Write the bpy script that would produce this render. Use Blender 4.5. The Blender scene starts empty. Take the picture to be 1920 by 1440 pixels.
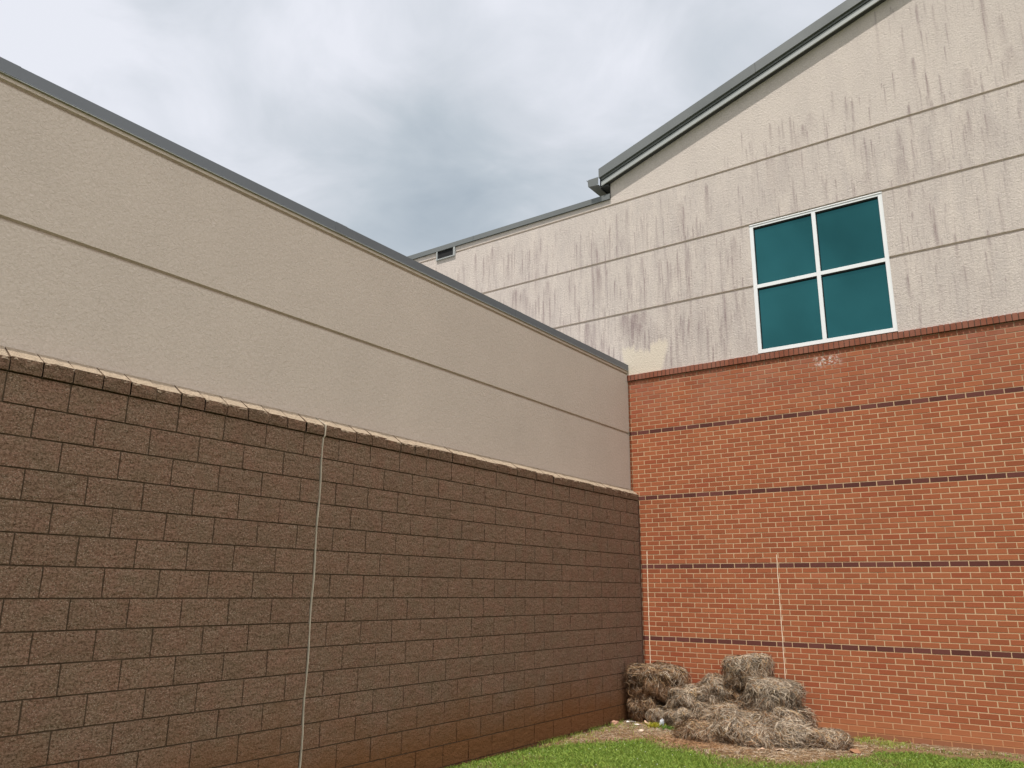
import bpy, math, random
import numpy as np
from mathutils import Matrix, Vector, noise as mn

random.seed(7)
RNG = np.random.default_rng(11)
S = bpy.context.scene
COL = S.collection
G = 3.07            # heights below are measured from the ledge; the ground lies 3.07 m under it

# ------------------------------------------------------------------ camera
cam_d = bpy.data.cameras.new("camera")
cam = bpy.data.objects.new("camera", cam_d)
COL.objects.link(cam)
S.camera = cam
cam_d.sensor_width = 36.0
cam_d.lens = 1484.95 / 1920 * 36
cam_d.clip_end = 2000
yaw, pitch, roll = -0.6248, 0.2546, 0.0108
f_ = Vector((math.sin(yaw) * math.cos(pitch), math.cos(yaw) * math.cos(pitch), math.sin(pitch)))
r_ = Vector((math.cos(yaw), -math.sin(yaw), 0))
u_ = r_.cross(f_)
r2 = math.cos(roll) * r_ + math.sin(roll) * u_
u2 = -math.sin(roll) * r_ + math.cos(roll) * u_
M = Matrix(((r2.x, u2.x, -f_.x, 5.5371), (r2.y, u2.y, -f_.y, -11.0137),
            (r2.z, u2.z, -f_.z, -1.3382 + G), (0, 0, 0, 1)))
cam.matrix_world = M

# ------------------------------------------------------------------ exposure
S.view_settings.view_transform = 'Standard'
S.view_settings.look = 'None'
S.view_settings.exposure = 0.0
S.view_settings.gamma = 1.0
S.view_settings.use_curve_mapping = False
S.render.engine = 'CYCLES'
S.cycles.max_bounces = 6
S.cycles.use_adaptive_sampling = True

# ------------------------------------------------------------------ sun and sky
sdir = Vector((-0.012, -0.385, 1.0)).normalized()        # towards the sun
sun_el = math.asin(sdir.z)
sun_d = bpy.data.lights.new("sun", 'SUN')
sun_d.energy = 4.9
sun_d.angle = math.radians(0.5)
sun_d.color = (1.0, 0.955, 0.885)
sun = bpy.data.objects.new("sun", sun_d)
COL.objects.link(sun)
sun.location = (4, -12, 25)
sun.rotation_euler = sdir.to_track_quat('Z', 'Y').to_euler()

W = bpy.data.worlds.new("World")
S.world = W
W.use_nodes = True
nt = W.node_tree
nt.nodes.clear()


def N(t, kind, **kw):
    n = t.nodes.new(kind)
    for k, v in kw.items():
        if k.startswith('i_'):
            key = k[2:]
            n.inputs[int(key) if key.isdigit() else key.replace('_', ' ')].default_value = v
        else:
            setattr(n, k, v)
    return n


def ramp(t, stops, fac=None, interp='LINEAR'):
    n = t.nodes.new('ShaderNodeValToRGB')
    cr = n.color_ramp
    cr.interpolation = interp
    while len(cr.elements) < len(stops):
        cr.elements.new(0.5)
    for e, (p, c) in zip(cr.elements, stops):
        e.position = p
        e.color = (c, c, c, 1) if isinstance(c, (int, float)) else (*c, 1)
    if fac is not None:
        t.links.new(fac, n.inputs[0])
    return n.outputs[0]


def mixc(t, fac, a, b, blend='MIX'):
    n = t.nodes.new('ShaderNodeMix')
    n.data_type = 'RGBA'
    n.blend_type = blend
    for sock, v in ((n.inputs[0], fac), (n.inputs[6], a), (n.inputs[7], b)):
        if isinstance(v, bpy.types.NodeSocket):
            t.links.new(v, sock)
        elif isinstance(v, (int, float)):
            sock.default_value = v if sock.type == 'VALUE' else (v, v, v, 1)
        else:
            sock.default_value = (*v, 1)
    return n.outputs[2]


def mth(t, op, a, b=None, clamp=False):
    n = t.nodes.new('ShaderNodeMath')
    n.operation = op
    n.use_clamp = clamp
    for i, v in enumerate((a, b)):
        if v is None:
            continue
        if isinstance(v, bpy.types.NodeSocket):
            t.links.new(v, n.inputs[i])
        else:
            n.inputs[i].default_value = v
    return n.outputs[0]


def noise_tex(t, vec, scale, detail=4, rough=0.5, dist=0.0, sc=None):
    if sc is not None:
        m = t.nodes.new('ShaderNodeMapping')
        m.inputs['Scale'].default_value = sc
        t.links.new(vec, m.inputs[0])
        vec = m.outputs[0]
    n = t.nodes.new('ShaderNodeTexNoise')
    n.inputs['Scale'].default_value = scale
    n.inputs['Detail'].default_value = detail
    n.inputs['Roughness'].default_value = rough
    n.inputs['Distortion'].default_value = dist
    t.links.new(vec, n.inputs['Vector'])
    return n.outputs['Fac']


tc = N(nt, 'ShaderNodeTexCoord')
sky = N(nt, 'ShaderNodeTexSky', sky_type='NISHITA', sun_disc=False)
sky.sun_elevation = sun_el
sky.sun_rotation = math.atan2(sdir.x, sdir.y)
sky.air_density = 1.3
sky.dust_density = 2.0
dvec = tc.outputs['Generated']
sep = N(nt, 'ShaderNodeSeparateXYZ')
nt.links.new(dvec, sep.inputs[0])
# flat cloud deck: project the view direction on a layer overhead
zc = mth(nt, 'ADD', mth(nt, 'MAXIMUM', sep.outputs[2], 0.0), 0.22)
deck = N(nt, 'ShaderNodeCombineXYZ')
nt.links.new(mth(nt, 'DIVIDE', sep.outputs[0], zc), deck.inputs[0])
nt.links.new(mth(nt, 'DIVIDE', sep.outputs[1], zc), deck.inputs[1])
n1 = noise_tex(nt, deck.outputs[0], 1.35, 7, 0.5, 0.35)
n2 = noise_tex(nt, deck.outputs[0], 4.2, 6, 0.55, 0.6)
nn = mth(nt, 'ADD', mth(nt, 'MULTIPLY', n1, 0.66), mth(nt, 'MULTIPLY', n2, 0.34))


def blob(px, py, rad, amp):
    """a broad thicker / thinner region of the cloud cover in the direction of that part of the sky"""
    x, y = (px - 960) / 1484.95, (720 - py) / 1484.95
    d = (x * r2 + y * u2 + f_).normalized()
    vm = N(nt, 'ShaderNodeVectorMath', operation='DISTANCE')
    nt.links.new(dvec, vm.inputs[0])
    vm.inputs[1].default_value = d
    g = mth(nt, 'SUBTRACT', 1.0, mth(nt, 'DIVIDE', vm.outputs['Value'], rad), clamp=True)
    g = mth(nt, 'MULTIPLY', g, g)
    return mth(nt, 'MULTIPLY', g, amp)


for b in ((790, 410, 0.25, -0.13), (640, 330, 0.2, -0.05), (60, 0, 0.25, 0.14), (640, 90, 0.14, 0.09),
          (1150, 200, 0.25, 0.07), (300, 130, 0.14, -0.05), (930, 0, 0.2, 0.1), (260, 210, 0.15, 0.05)):
    nn = mth(nt, 'ADD', nn, blob(*b))
cl = ramp(nt, [(0.22, (0.38, 0.45, 0.52)), (0.40, (0.55, 0.61, 0.67)), (0.50, (0.68, 0.72, 0.78)),
               (0.62, (0.86, 0.88, 0.95))], nn)
skyc = mixc(nt, 1.0, sky.outputs[0], (0.09, 0.09, 0.09), 'MULTIPLY')
fin = mixc(nt, 0.93, skyc, cl)
# sky glow added out of view on the right, to brighten the left wall
dt = N(nt, 'ShaderNodeVectorMath', operation='DOT_PRODUCT')
nt.links.new(dvec, dt.inputs[0])
dt.inputs[1].default_value = Vector((0.78, -0.12, 0.61)).normalized()
gl = ramp(nt, [(0.35, 0.0), (0.92, 1.0)], dt.outputs['Value'], 'EASE')
gain = mixc(nt, gl, (1.0, 1.0, 1.0), (2.75, 2.6, 2.45))
fin = mixc(nt, 1.0, fin, gain, 'MULTIPLY')
# unseen sky behind the viewer dimmed to deepen shade on the gable wall
dk = ramp(nt, [(0.35, 1.0), (0.9, 0.6)], mth(nt, 'MULTIPLY', sep.outputs[1], -1.0), 'EASE')
rv = ramp(nt, [(0.36, 0.72), (0.64, 1.35)], noise_tex(nt, dvec, 4.5, 5, 0.55, 0.5))
bk = mth(nt, 'MULTIPLY', mth(nt, 'SUBTRACT', mth(nt, 'MULTIPLY', sep.outputs[1], -1.0), 0.2), 3.0, clamp=True)
fin = mixc(nt, 1.0, fin, dk, 'MULTIPLY')
fin = mixc(nt, bk, fin, mixc(nt, 1.0, fin, rv, 'MULTIPLY'))
bg = N(nt, 'ShaderNodeBackground')
nt.links.new(fin, bg.inputs[0])
bg.inputs[1].default_value = 1.0
wo = N(nt, 'ShaderNodeOutputWorld')
nt.links.new(bg.outputs[0], wo.inputs[0])

# ------------------------------------------------------------------ materials


def new_mat(name, rough=0.8, spec=0.3):
    m = bpy.data.materials.new(name)
    m.use_nodes = True
    t = m.node_tree
    p = t.nodes['Principled BSDF']
    p.inputs['Roughness'].default_value = rough
    p.inputs['Specular IOR Level'].default_value = spec
    tc = t.nodes.new('ShaderNodeTexCoord')
    return m, t, p, tc.outputs['Object']


def bump(t, p, h, strength, dist):
    b = t.nodes.new('ShaderNodeBump')
    b.inputs['Strength'].default_value = strength
    b.inputs['Distance'].default_value = dist
    t.links.new(h, b.inputs['Height'])
    t.links.new(b.outputs[0], p.inputs['Normal'])


def attr(t, name):
    a = t.nodes.new('ShaderNodeAttribute')
    a.attribute_name = name
    return a


def sepxyz(t, v):
    n = t.nodes.new('ShaderNodeSeparateXYZ')
    t.links.new(v, n.inputs[0])
    return n.outputs


# object coordinates: every part sits under an Empty at the world origin of its building, so they are metres
def mat_stucco(name, base, stain=False):
    m, t, p, o = new_mat(name, 0.9, 0.15)
    fine = noise_tex(t, o, 60, 5, 0.65)
    mid = noise_tex(t, o, 1.3, 4, 0.55)
    c = mixc(t, mid, [v * 0.90 for v in base], [min(1, v * 1.07) for v in base])
    c = mixc(t, ramp(t, [(0.35, 0.0), (0.65, 1.0)], fine), c, mixc(t, 1.0, c, (0.88, 0.87, 0.85), 'MULTIPLY'))
    if stain:
        a = attr(t, 'stain')
        sx = t.nodes.new('ShaderNodeSeparateColor')
        t.links.new(a.outputs['Color'], sx.inputs[0])
        br = noise_tex(t, o, 9, 5, 0.6, 0, (7.0, 1.0, 0.4))
        gr = noise_tex(t, o, 95, 3, 0.6)
        k = mth(t, 'MULTIPLY', sx.outputs[0], ramp(t, [(0.25, 0.55), (0.7, 1.25)], br))
        k = mth(t, 'MULTIPLY', k, ramp(t, [(0.3, 0.75), (0.65, 1.15)], gr), clamp=True)
        # thin film of grime over the older panels
        film = noise_tex(t, o, 2.2, 5, 0.6, 0.3, (2.2, 1.0, 0.45))
        fk = mth(t, 'MULTIPLY', ramp(t, [(0.35, 0.05), (0.7, 1.0)], film), sx.outputs[1], clamp=True)
        c = mixc(t, mth(t, 'MULTIPLY', fk, 0.42), c, (0.38, 0.335, 0.325))
        hair = noise_tex(t, o, 10, 3, 0.75, 0, (9.0, 1.0, 0.55))
        hk = mth(t, 'MULTIPLY', ramp(t, [(0.54, 0.0), (0.66, 1.0)], hair), sx.outputs[1], clamp=True)
        c = mixc(t, mth(t, 'MULTIPLY', hk, 0.5), c, (0.29, 0.235, 0.24))
        c = mixc(t, k, c, (0.190, 0.130, 0.138))
        c = mixc(t, mth(t, 'MULTIPLY', sx.outputs[2], 0.9), c, (0.64, 0.56, 0.455))
    t.links.new(c, p.inputs['Base Color'])
    sw = noise_tex(t, o, 34, 6, 0.62, 0.8)
    bump(t, p, sw, 0.75, 0.012)
    return m


def mat_brick(name, dark=False):
    m, t, p, o = new_mat(name, 0.85, 0.2)
    a = attr(t, 'rnd')
    sx = t.nodes.new('ShaderNodeSeparateColor')
    t.links.new(a.outputs['Color'], sx.inputs[0])
    base = ramp(t, [(0.0, (0.305, 0.088, 0.039)), (0.35, (0.355, 0.109, 0.047)), (0.7, (0.395, 0.128, 0.056)),
                    (0.97, (0.33, 0.086, 0.038)), (1.0, (0.43, 0.145, 0.07))], sx.outputs[0])
    darkc = ramp(t, [(0.0, (0.100, 0.032, 0.025)), (1.0, (0.165, 0.054, 0.042))], sx.outputs[0])
    c = mixc(t, sx.outputs[1], base, darkc)
    fn = noise_tex(t, o, 120, 4, 0.7)
    c = mixc(t, ramp(t, [(0.3, 0.0), (0.7, 0.45)], fn), c, mixc(t, 1.0, c, (0.62, 0.6, 0.6), 'MULTIPLY'))
    big = noise_tex(t, o, 1.1, 4, 0.5)
    c = mixc(t, ramp(t, [(0.4, 0.0), (0.75, 0.3)], big), c, mixc(t, 1.0, c, (0.82, 0.86, 0.92), 'MULTIPLY'))
    c = clay_base(t, o, c, 0.62, (0.43, 0.185, 0.085), 0.5)
    # pale film near the top
    z = sepxyz(t, o)[2]
    top = mth(t, 'MULTIPLY', ramp(t, [(0.0, 0.0), (1.0, 1.0)], mth(t, 'DIVIDE', mth(t, 'SUBTRACT', z, G + 1.1), 0.8, clamp=True)),
              ramp(t, [(0.35, 0.0), (0.7, 0.5)], noise_tex(t, o, 2.0, 4, 0.6)))
    c = mixc(t, top, c, (0.33, 0.17, 0.13))
    # chalky bloom below the sill
    xs = sepxyz(t, o)
    dx = mth(t, 'DIVIDE', mth(t, 'ABSOLUTE', mth(t, 'SUBTRACT', xs[0], 2.93)), 0.22)
    dz = mth(t, 'DIVIDE', mth(t, 'ABSOLUTE', mth(t, 'SUBTRACT', xs[2], G + 1.76)), 0.10)
    ef = mth(t, 'SUBTRACT', 1.0, mth(t, 'MAXIMUM', dx, dz), clamp=True)
    ef = mth(t, 'MULTIPLY', ef, ramp(t, [(0.50, 0.0), (0.62, 1.6)], noise_tex(t, o, 22, 3, 0.6)), clamp=True)
    c = mixc(t, ef, c, (0.6, 0.5, 0.46))
    t.links.new(c, p.inputs['Base Color'])
    bump(t, p, fn, 0.35, 0.003)
    return m


def clay_base(t, o, c, height, col, amt):
    z = sepxyz(t, o)[2]
    n = noise_tex(t, o, 1.6, 5, 0.6)
    h = mth(t, 'ADD', mth(t, 'MULTIPLY', n, height * 1.2), height * 0.1)
    k = mth(t, 'SUBTRACT', 1.0, mth(t, 'DIVIDE', z, h), clamp=True)
    k = mth(t, 'MULTIPLY', mth(t, 'POWER', mth(t, 'MULTIPLY', k, 1.35, clamp=True), 1.3), amt)
    return mixc(t, k, c, col)


def mat_mortar(name, col, bloom=True):
    m, t, p, o = new_mat(name, 0.95, 0.1)
    n = noise_tex(t, o, 45, 5, 0.7)
    c = mixc(t, n, [v * 0.78 for v in col], [min(1, v * 1.15) for v in col])
    w = noise_tex(t, o, 1.4, 4, 0.6)
    c = mixc(t, ramp(t, [(0.55, 0.0), (0.72, 0.6)], w), c, [v * 0.55 for v in col])
    if bloom:
        z = sepxyz(t, o)[2]
        kk = mth(t, 'DIVIDE', mth(t, 'SUBTRACT', z, G + 0.9), 1.0, clamp=True)
        kk = mth(t, 'MULTIPLY', kk, ramp(t, [(0.3, 0.2), (0.6, 0.9)], noise_tex(t, o, 0.9, 3, 0.5)))
        c = mixc(t, kk, c, (0.24, 0.15, 0.11))
        c = clay_base(t, o, c, 0.62, (0.45, 0.2, 0.09), 0.8)
    t.links.new(c, p.inputs['Base Color'])
    bump(t, p, n, 0.4, 0.004)
    return m


def mat_block(name, cap=False):
    m, t, p, o = new_mat(name, 0.95, 0.12)
    a = attr(t, 'rnd')
    sx = t.nodes.new('ShaderNodeSeparateColor')
    t.links.new(a.outputs['Color'], sx.inputs[0])
    spk = noise_tex(t, o, 62, 4, 0.75)
    big = noise_tex(t, o, 5.5, 5, 0.6)
    body = mixc(t, ramp(t, [(0.36, 0.0), (0.64, 1.0)], big), (0.275, 0.180, 0.120), (0.300, 0.174, 0.118))
    body = mixc(t, sx.outputs[0], mixc(t, 1.0, body, (0.95, 0.96, 0.96), 'MULTIPLY'), mixc(t, 1.0, body, (1.06, 1.05, 1.05), 'MULTIPLY'))
    c = mixc(t, ramp(t, [(0.36, 0.0), (0.56, 1.0)], spk), mixc(t, 1.0, body, (0.40, 0.38, 0.35), 'MULTIPLY'), body)
    vo = t.nodes.new('ShaderNodeTexVoronoi')
    vo.inputs['Scale'].default_value = 90
    t.links.new(o, vo.inputs['Vector'])
    sel = t.nodes.new('ShaderNodeSeparateColor')
    t.links.new(vo.outputs['Color'], sel.inputs[0])
    chip = mth(t, 'MULTIPLY', ramp(t, [(0.22, 1.0), (0.42, 0.0)], vo.outputs['Distance']),
               ramp(t, [(0.5, 0.0), (0.8, 0.7)], sel.outputs[0]))
    c = mixc(t, chip, c, (0.42, 0.325, 0.235))
    if cap:
        c = mixc(t, 1.0, c, (0.80, 0.79, 0.76), 'MULTIPLY')
        c = mixc(t, sx.outputs[1], c, mixc(t, spk, (0.33, 0.25, 0.175), (0.48, 0.385, 0.285)))
    c = clay_base(t, o, c, 1.15, (0.21, 0.092, 0.036), 0.9)
    t.links.new(c, p.inputs['Base Color'])
    h = mth(t, 'ADD', spk, mth(t, 'MULTIPLY', noise_tex(t, o, 13, 5, 0.65, 0.0, (1.0, 1.0, 1.6)), 2.6))
    bump(t, p, h, 1.0, 0.02)
    return m


def mat_plain(name, col, rough=0.5, metal=0.0, var=0.12, scale=3.0, spec=0.4):
    m, t, p, o = new_mat(name, rough, spec)
    n = noise_tex(t, o, scale, 5, 0.6)
    c = mixc(t, n, [v * (1 - var) for v in col], [min(1, v * (1 + var)) for v in col])
    t.links.new(c, p.inputs['Base Color'])
    t.links.new(ramp(t, [(0.3, max(0, rough - 0.08)), (0.7, min(1, rough + 0.1))], n), p.inputs['Roughness'])
    p.inputs['Metallic'].default_value = metal
    return m


def mat_attr(name, rough=0.85, spec=0.15, trans=0.0):
    m, t, p, o = new_mat(name, rough, spec)
    a = attr(t, 'col')
    n = noise_tex(t, o, 8, 3, 0.6)
    t.links.new(mixc(t, n, mixc(t, 1.0, a.outputs['Color'], (0.8, 0.8, 0.8), 'MULTIPLY'), a.outputs['Color']), p.inputs['Base Color'])
    if trans:
        tr = t.nodes.new('ShaderNodeBsdfTranslucent')
        t.links.new(a.outputs['Color'], tr.inputs[0])
        ms = t.nodes.new('ShaderNodeMixShader')
        ms.inputs[0].default_value = trans
        t.links.new(p.outputs[0], ms.inputs[1])
        t.links.new(tr.outputs[0], ms.inputs[2])
        t.links.new(ms.outputs[0], t.nodes['Material Output'].inputs[0])
    return m


M_STUCCO_L = mat_stucco("tan_stucco", (0.55, 0.465, 0.398))
M_STUCCO_R = mat_stucco("stained_stucco", (0.635, 0.56, 0.51), True)
M_BRICK = mat_brick("red_brick")
M_MORTAR = mat_mortar("cream_mortar", (0.58, 0.40, 0.25))
M_RMORTAR_SHADE = mat_mortar("dark_mortar_and_shade", (0.13, 0.08, 0.06), False)  # dark sill joints, also colours the painted shade at the brick corner
M_BMORTAR = mat_mortar("brown_mortar", (0.085, 0.058, 0.036), False)
M_BLOCK = mat_block("split_face_block")
M_CAP = mat_block("split_face_cap", True)
M_DARKMETAL = mat_plain("slate_metal", (0.105, 0.113, 0.125), 0.42, 0.0, 0.08, 1.2, 0.5)
M_GREYMETAL = mat_plain("weathered_grey_metal", (0.150, 0.158, 0.158), 0.42, 0.0, 0.10, 1.0, 0.5)
M_LIGHTMETAL = mat_plain("pale_grey_metal", (0.36, 0.37, 0.365), 0.45, 0.0, 0.06, 2.0, 0.4)
M_UNDER = mat_plain("dark_metal_gap", (0.05, 0.05, 0.052), 0.6)
M_WHITE = mat_plain("white_frame_paint", (0.78, 0.79, 0.80), 0.4, 0, 0.04)
M_SEAL_W = mat_plain("cream_sealant", (0.80, 0.64, 0.48), 0.8, 0, 0.08, 20)
M_SEAL_G = mat_plain("grey_sealant", (0.42, 0.36, 0.28), 0.8, 0, 0.25, 9)
M_ROOF = mat_plain("grey_roof", (0.2, 0.21, 0.2), 0.6)
M_BLACK = mat_plain("dark_inside", (0.012, 0.012, 0.013), 0.9)

mg, t, p, o = new_mat("teal_glass", 0.03, 0.5)
p.inputs['Base Color'].default_value = (0.055, 0.235, 0.24, 1)
p.inputs['Metallic'].default_value = 0.9
wv = noise_tex(t, o, 1.1, 2, 0.4)
bump(t, p, wv, 0.05, 0.02)
M_GLASS = mg

M_NEEDLE = mat_attr("pine_needles", 0.7, 0.25)
M_GRASS = mat_attr("grass_blades", 0.6, 0.3, 0.35)

mgr, t, p, o = new_mat("lawn_soil", 0.95, 0.1)
n_a = noise_tex(t, o, 0.7, 6, 0.6)
n_b = noise_tex(t, o, 22, 5, 0.7)
c = mixc(t, n_b, (0.050, 0.070, 0.020), (0.125, 0.140, 0.050))
c = mixc(t, ramp(t, [(0.55, 0.0), (0.75, 0.7)], n_a), c, (0.12, 0.10, 0.045))
t.links.new(c, p.inputs['Base Color'])
bump(t, p, n_b, 0.8, 0.03)
M_LAWN = mgr

mso, t, p, o = new_mat("bare_soil", 0.95, 0.1)
n_a = noise_tex(t, o, 2.2, 6, 0.65)
n_b = noise_tex(t, o, 55, 5, 0.75)
c = mixc(t, n_a, (0.17, 0.095, 0.05), (0.27, 0.19, 0.11))
c = mixc(t, ramp(t, [(0.4, 0.0), (0.62, 1.0)], n_b), mixc(t, 1.0, c, (0.55, 0.5, 0.45), 'MULTIPLY'), c)
t.links.new(c, p.inputs['Base Color'])
bump(t, p, n_b, 0.9, 0.015)
M_SOIL = mso

# ------------------------------------------------------------------ mesh helpers


def link_mesh(name, V, F, mat, parent=None, attrs=None, smooth=False, addG=True, loc=None):
    me = bpy.data.meshes.new(name)
    V = np.asarray(V, dtype=np.float64).copy()
    if addG:
        V[:, 2] += G
    if loc is not None:
        V -= np.array(loc)
    if isinstance(F, np.ndarray) and F.ndim == 2:
        nf, k = F.shape
        me.vertices.add(len(V))
        me.vertices.foreach_set('co', V.astype(np.float32).ravel())
        me.loops.add(nf * k)
        me.loops.foreach_set('vertex_index', F.astype(np.int32).ravel())
        me.polygons.add(nf)
        me.polygons.foreach_set('loop_start', np.arange(0, nf * k, k, dtype=np.int32))
        me.polygons.foreach_set('loop_total', np.full(nf, k, dtype=np.int32))
        me.update(calc_edges=True)
        me.validate()
    else:
        me.from_pydata(V.tolist(), [], [list(map(int, f)) for f in F])
    if attrs:
        for an, arr in attrs.items():
            at = me.color_attributes.new(an, 'FLOAT_COLOR', 'POINT')
            A = np.ones((len(V), 4), dtype=np.float32)
            A[:, :3] = np.asarray(arr, dtype=np.float32)
            at.data.foreach_set('color', A.ravel())
    me.materials.append(mat)
    if smooth:
        me.polygons.foreach_set('use_smooth', np.ones(len(me.polygons), dtype=bool))
    me.update()
    ob = bpy.data.objects.new(name, me)
    COL.objects.link(ob)
    if loc is not None:
        ob.location = loc
    if parent is not None:
        ob.parent = parent
    return ob


class MB:
    def __init__(self):
        self.v, self.f, self.a = [], [], []

    def add(self, vs, fs, a=(0, 0, 0)):
        n = len(self.v)
        self.v += [tuple(q) for q in vs]
        self.f += [[i + n for i in q] for q in fs]
        self.a += [a] * len(vs)

    def box(self, x0, x1, y0, y1, z0, z1, a=(0, 0, 0)):
        self.add([(x0, y0, z0), (x1, y0, z0), (x1, y1, z0), (x0, y1, z0), (x0, y0, z1), (x1, y0, z1), (x1, y1, z1), (x0, y1, z1)],
                 [(0, 3, 2, 1), (4, 5, 6, 7), (0, 1, 5, 4), (1, 2, 6, 5), (2, 3, 7, 6), (3, 0, 4, 7)], a)

    def prism(self, prof, p0, p1, a=(0, 0, 0)):
        """prof: list of 3D offsets; swept from p0 to p1"""
        n = len(prof)
        vs = [tuple(np.add(p0, q)) for q in prof] + [tuple(np.add(p1, q)) for q in prof]
        fs = [(i, (i + 1) % n, n + (i + 1) % n, n + i) for i in range(n)]
        fs += [tuple(range(n - 1, -1, -1)), tuple(range(n, 2 * n))]
        self.add(vs, fs, a)

    def build(self, name, mat, parent=None, at='rnd', smooth=False, bevel=0.0):
        ob = link_mesh(name, np.array(self.v), self.f, mat, parent, {at: np.array(self.a)}, smooth)
        import bmesh
        bm = bmesh.new()
        bm.from_mesh(ob.data)
        bmesh.ops.recalc_face_normals(bm, faces=bm.faces)
        bm.to_mesh(ob.data)
        bm.free()
        if bevel:
            b = ob.modifiers.new('bevel', 'BEVEL')
            b.width = bevel
            b.segments = 2
            b.limit_method = 'ANGLE'
        return ob


def thing(name, label, cat, loc=(0, 0, 0), group=None):
    o = bpy.data.objects.new(name, None)
    COL.objects.link(o)
    o.location = loc
    o.empty_display_size = 0.3
    o['label'] = label
    o['category'] = cat
    if group:
        o['group'] = group
    return o


def tag(o, label, cat, group=None):
    o['label'] = label
    o['category'] = cat
    if group:
        o['group'] = group
    return o


# ================================================================== BRICK HALL (right)
HALL = thing('gabled_brick_hall', 'tall gabled hall with red brick below and streaked pale stucco above', 'building')

BL, BH, BJ, CZ = 0.205, 0.0570, 0.0108, 0.06777
DEPTH = 0.0022
X0, X1 = -0.13, 13.0
mb = MB()
for j in range(-61, 13):
    z0 = 1.028 + CZ * j
    z1 = z0 + BH
    dark = 1.0 if (j % 15 == 0) else 0.0
    off = 0.327 if (j % 2 == 0 and (j // 15) % 2 == 0) or (j % 2 != 0 and (j // 15) % 2 != 0) else 0.327
    # running bond: band at j=-45 has joints at .327, band at j=-30 half a brick further
    phase = 0.327 + (0.1025 if (j + 45) % 2 else 0.0)
    n0 = int(math.floor((X0 - phase) / BL))
    n1 = int(math.ceil((X1 - phase) / BL))
    for n in range(n0, n1):
        a0 = phase + n * BL + BJ / 2
        a1 = phase + (n + 1) * BL - BJ / 2
        jz = random.uniform(-0.0012, 0.0012)
        a0 += random.uniform(-0.0015, 0.0015)
        a1 += random.uniform(-0.0015, 0.0015)
        a0, a1 = max(a0, X0), min(a1, X1)
        if a1 - a0 < 0.02:
            continue
        y = -DEPTH - random.uniform(-0.0006, 0.0009)
        e = 0.0015
        zz0, zz1 = z0 + jz, z1 + jz
        vs = []
        for (yy, k) in ((0.002, 0), (y + e * 0.5, 0), (y, e)):
            vs += [(a0 + k, yy, zz0 + k), (a1 - k, yy, zz0 + k), (a1 - k, yy, zz1 - k), (a0 + k, yy, zz1 - k)]
        fs = [(8, 9, 10, 11)]
        for r in (0, 4):
            for i in range(4):
                fs.append((r + i, r + (i + 1) % 4, r + 4 + (i + 1) % 4, r + 4 + i))
        rv_ = random.random()
        if (abs(z0 + 0.80) < 0.035 and abs(a0 - 2.98) < 0.1) or (abs(z0 + 0.37) < 0.035 and abs(a0 - 4.72) < 0.12):
            rv_ = 1.0
        mb.add(vs, fs, (rv_, dark, 0))
mb.build('brick_wall', M_BRICK, HALL)
mb = MB()
mb.box(-12, 20.35, 0.0, 0.28, -3.4, 1.905)
mb.build('mortar_backing', M_MORTAR, HALL)

# rowlock sill course
mb = MB()
x = -0.12
while x < 13:
    w = 0.057 + random.uniform(-0.001, 0.001)
    yf = -0.028 + random.uniform(-0.002, 0.002)
    zt = 2.012 + random.uniform(-0.0015, 0.0015)
    mb.prism([(0, 0.02, 1.909), (0, yf, 1.909), (0, yf, zt - 0.012), (0, 0.02, zt)], (x, 0, 0), (x + w, 0, 0), (random.random() * 0.35, 0.42, 0))
    x += w + 0.0105
mb.build('rowlock_sill', M_BRICK, HALL, bevel=0.0025)
mb = MB()
mb.prism([(0, 0.03, 1.906), (0, -0.019, 1.914), (0, -0.019, 1.993), (0, 0.03, 2.006)], (-0.12, 0, 0), (13, 0, 0))
mb.build('sill_mortar', M_RMORTAR_SHADE, HALL)

# --- stucco panels with stains
WX0, WX1, WZ0, WZ1 = 1.992, 3.858, 2.022, 4.052
GROOVES = [3.062, 4.052, 5.065]
GH, GD = 0.019, 0.024


def gtop(x):
    if x < -0.352:
        return 5.185
    c = 5.66
    return c + (x / 3 if x < 10 else (20 - x) / 3)


# streaks: (x, z of the top, length, half width, strength)
streaks = []


def rs(n, xa, xb, za, zb, la, lb, wa, wb, ia, ib):
    for _ in range(n):
        streaks.append((RNG.uniform(xa, xb), RNG.uniform(za, zb), RNG.uniform(la, lb), RNG.uniform(wa, wb), RNG.uniform(ia, ib)))


for (za, zb, xa, xb, n) in ((4.08, 4.95, -4.6, 1.5, 130), (3.1, 4.0, -4.0, 1.9, 170), (2.15, 3.0, -1.5, 1.9, 110),
                            (4.08, 5.0, 1.5, 12, 130), (3.1, 4.0, 3.9, 12, 90), (2.15, 3.0, 3.9, 12, 70),
                            (5.15, 5.7, 1.6, 9, 75), (5.6, 7.2, 4.0, 12, 80)):
    rs(int(n * 1.8), xa, xb, za, zb, 0.10, 0.65, 0.004, 0.010, 0.15, 0.7)
    rs(n // 4, xa, xb, za, zb, 0.35, 1.0, 0.008, 0.020, 0.3, 0.75)
    rs(n // 7, xa, xb, za, zb, 0.3, 0.9, 0.03, 0.09, 0.10, 0.26)
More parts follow.
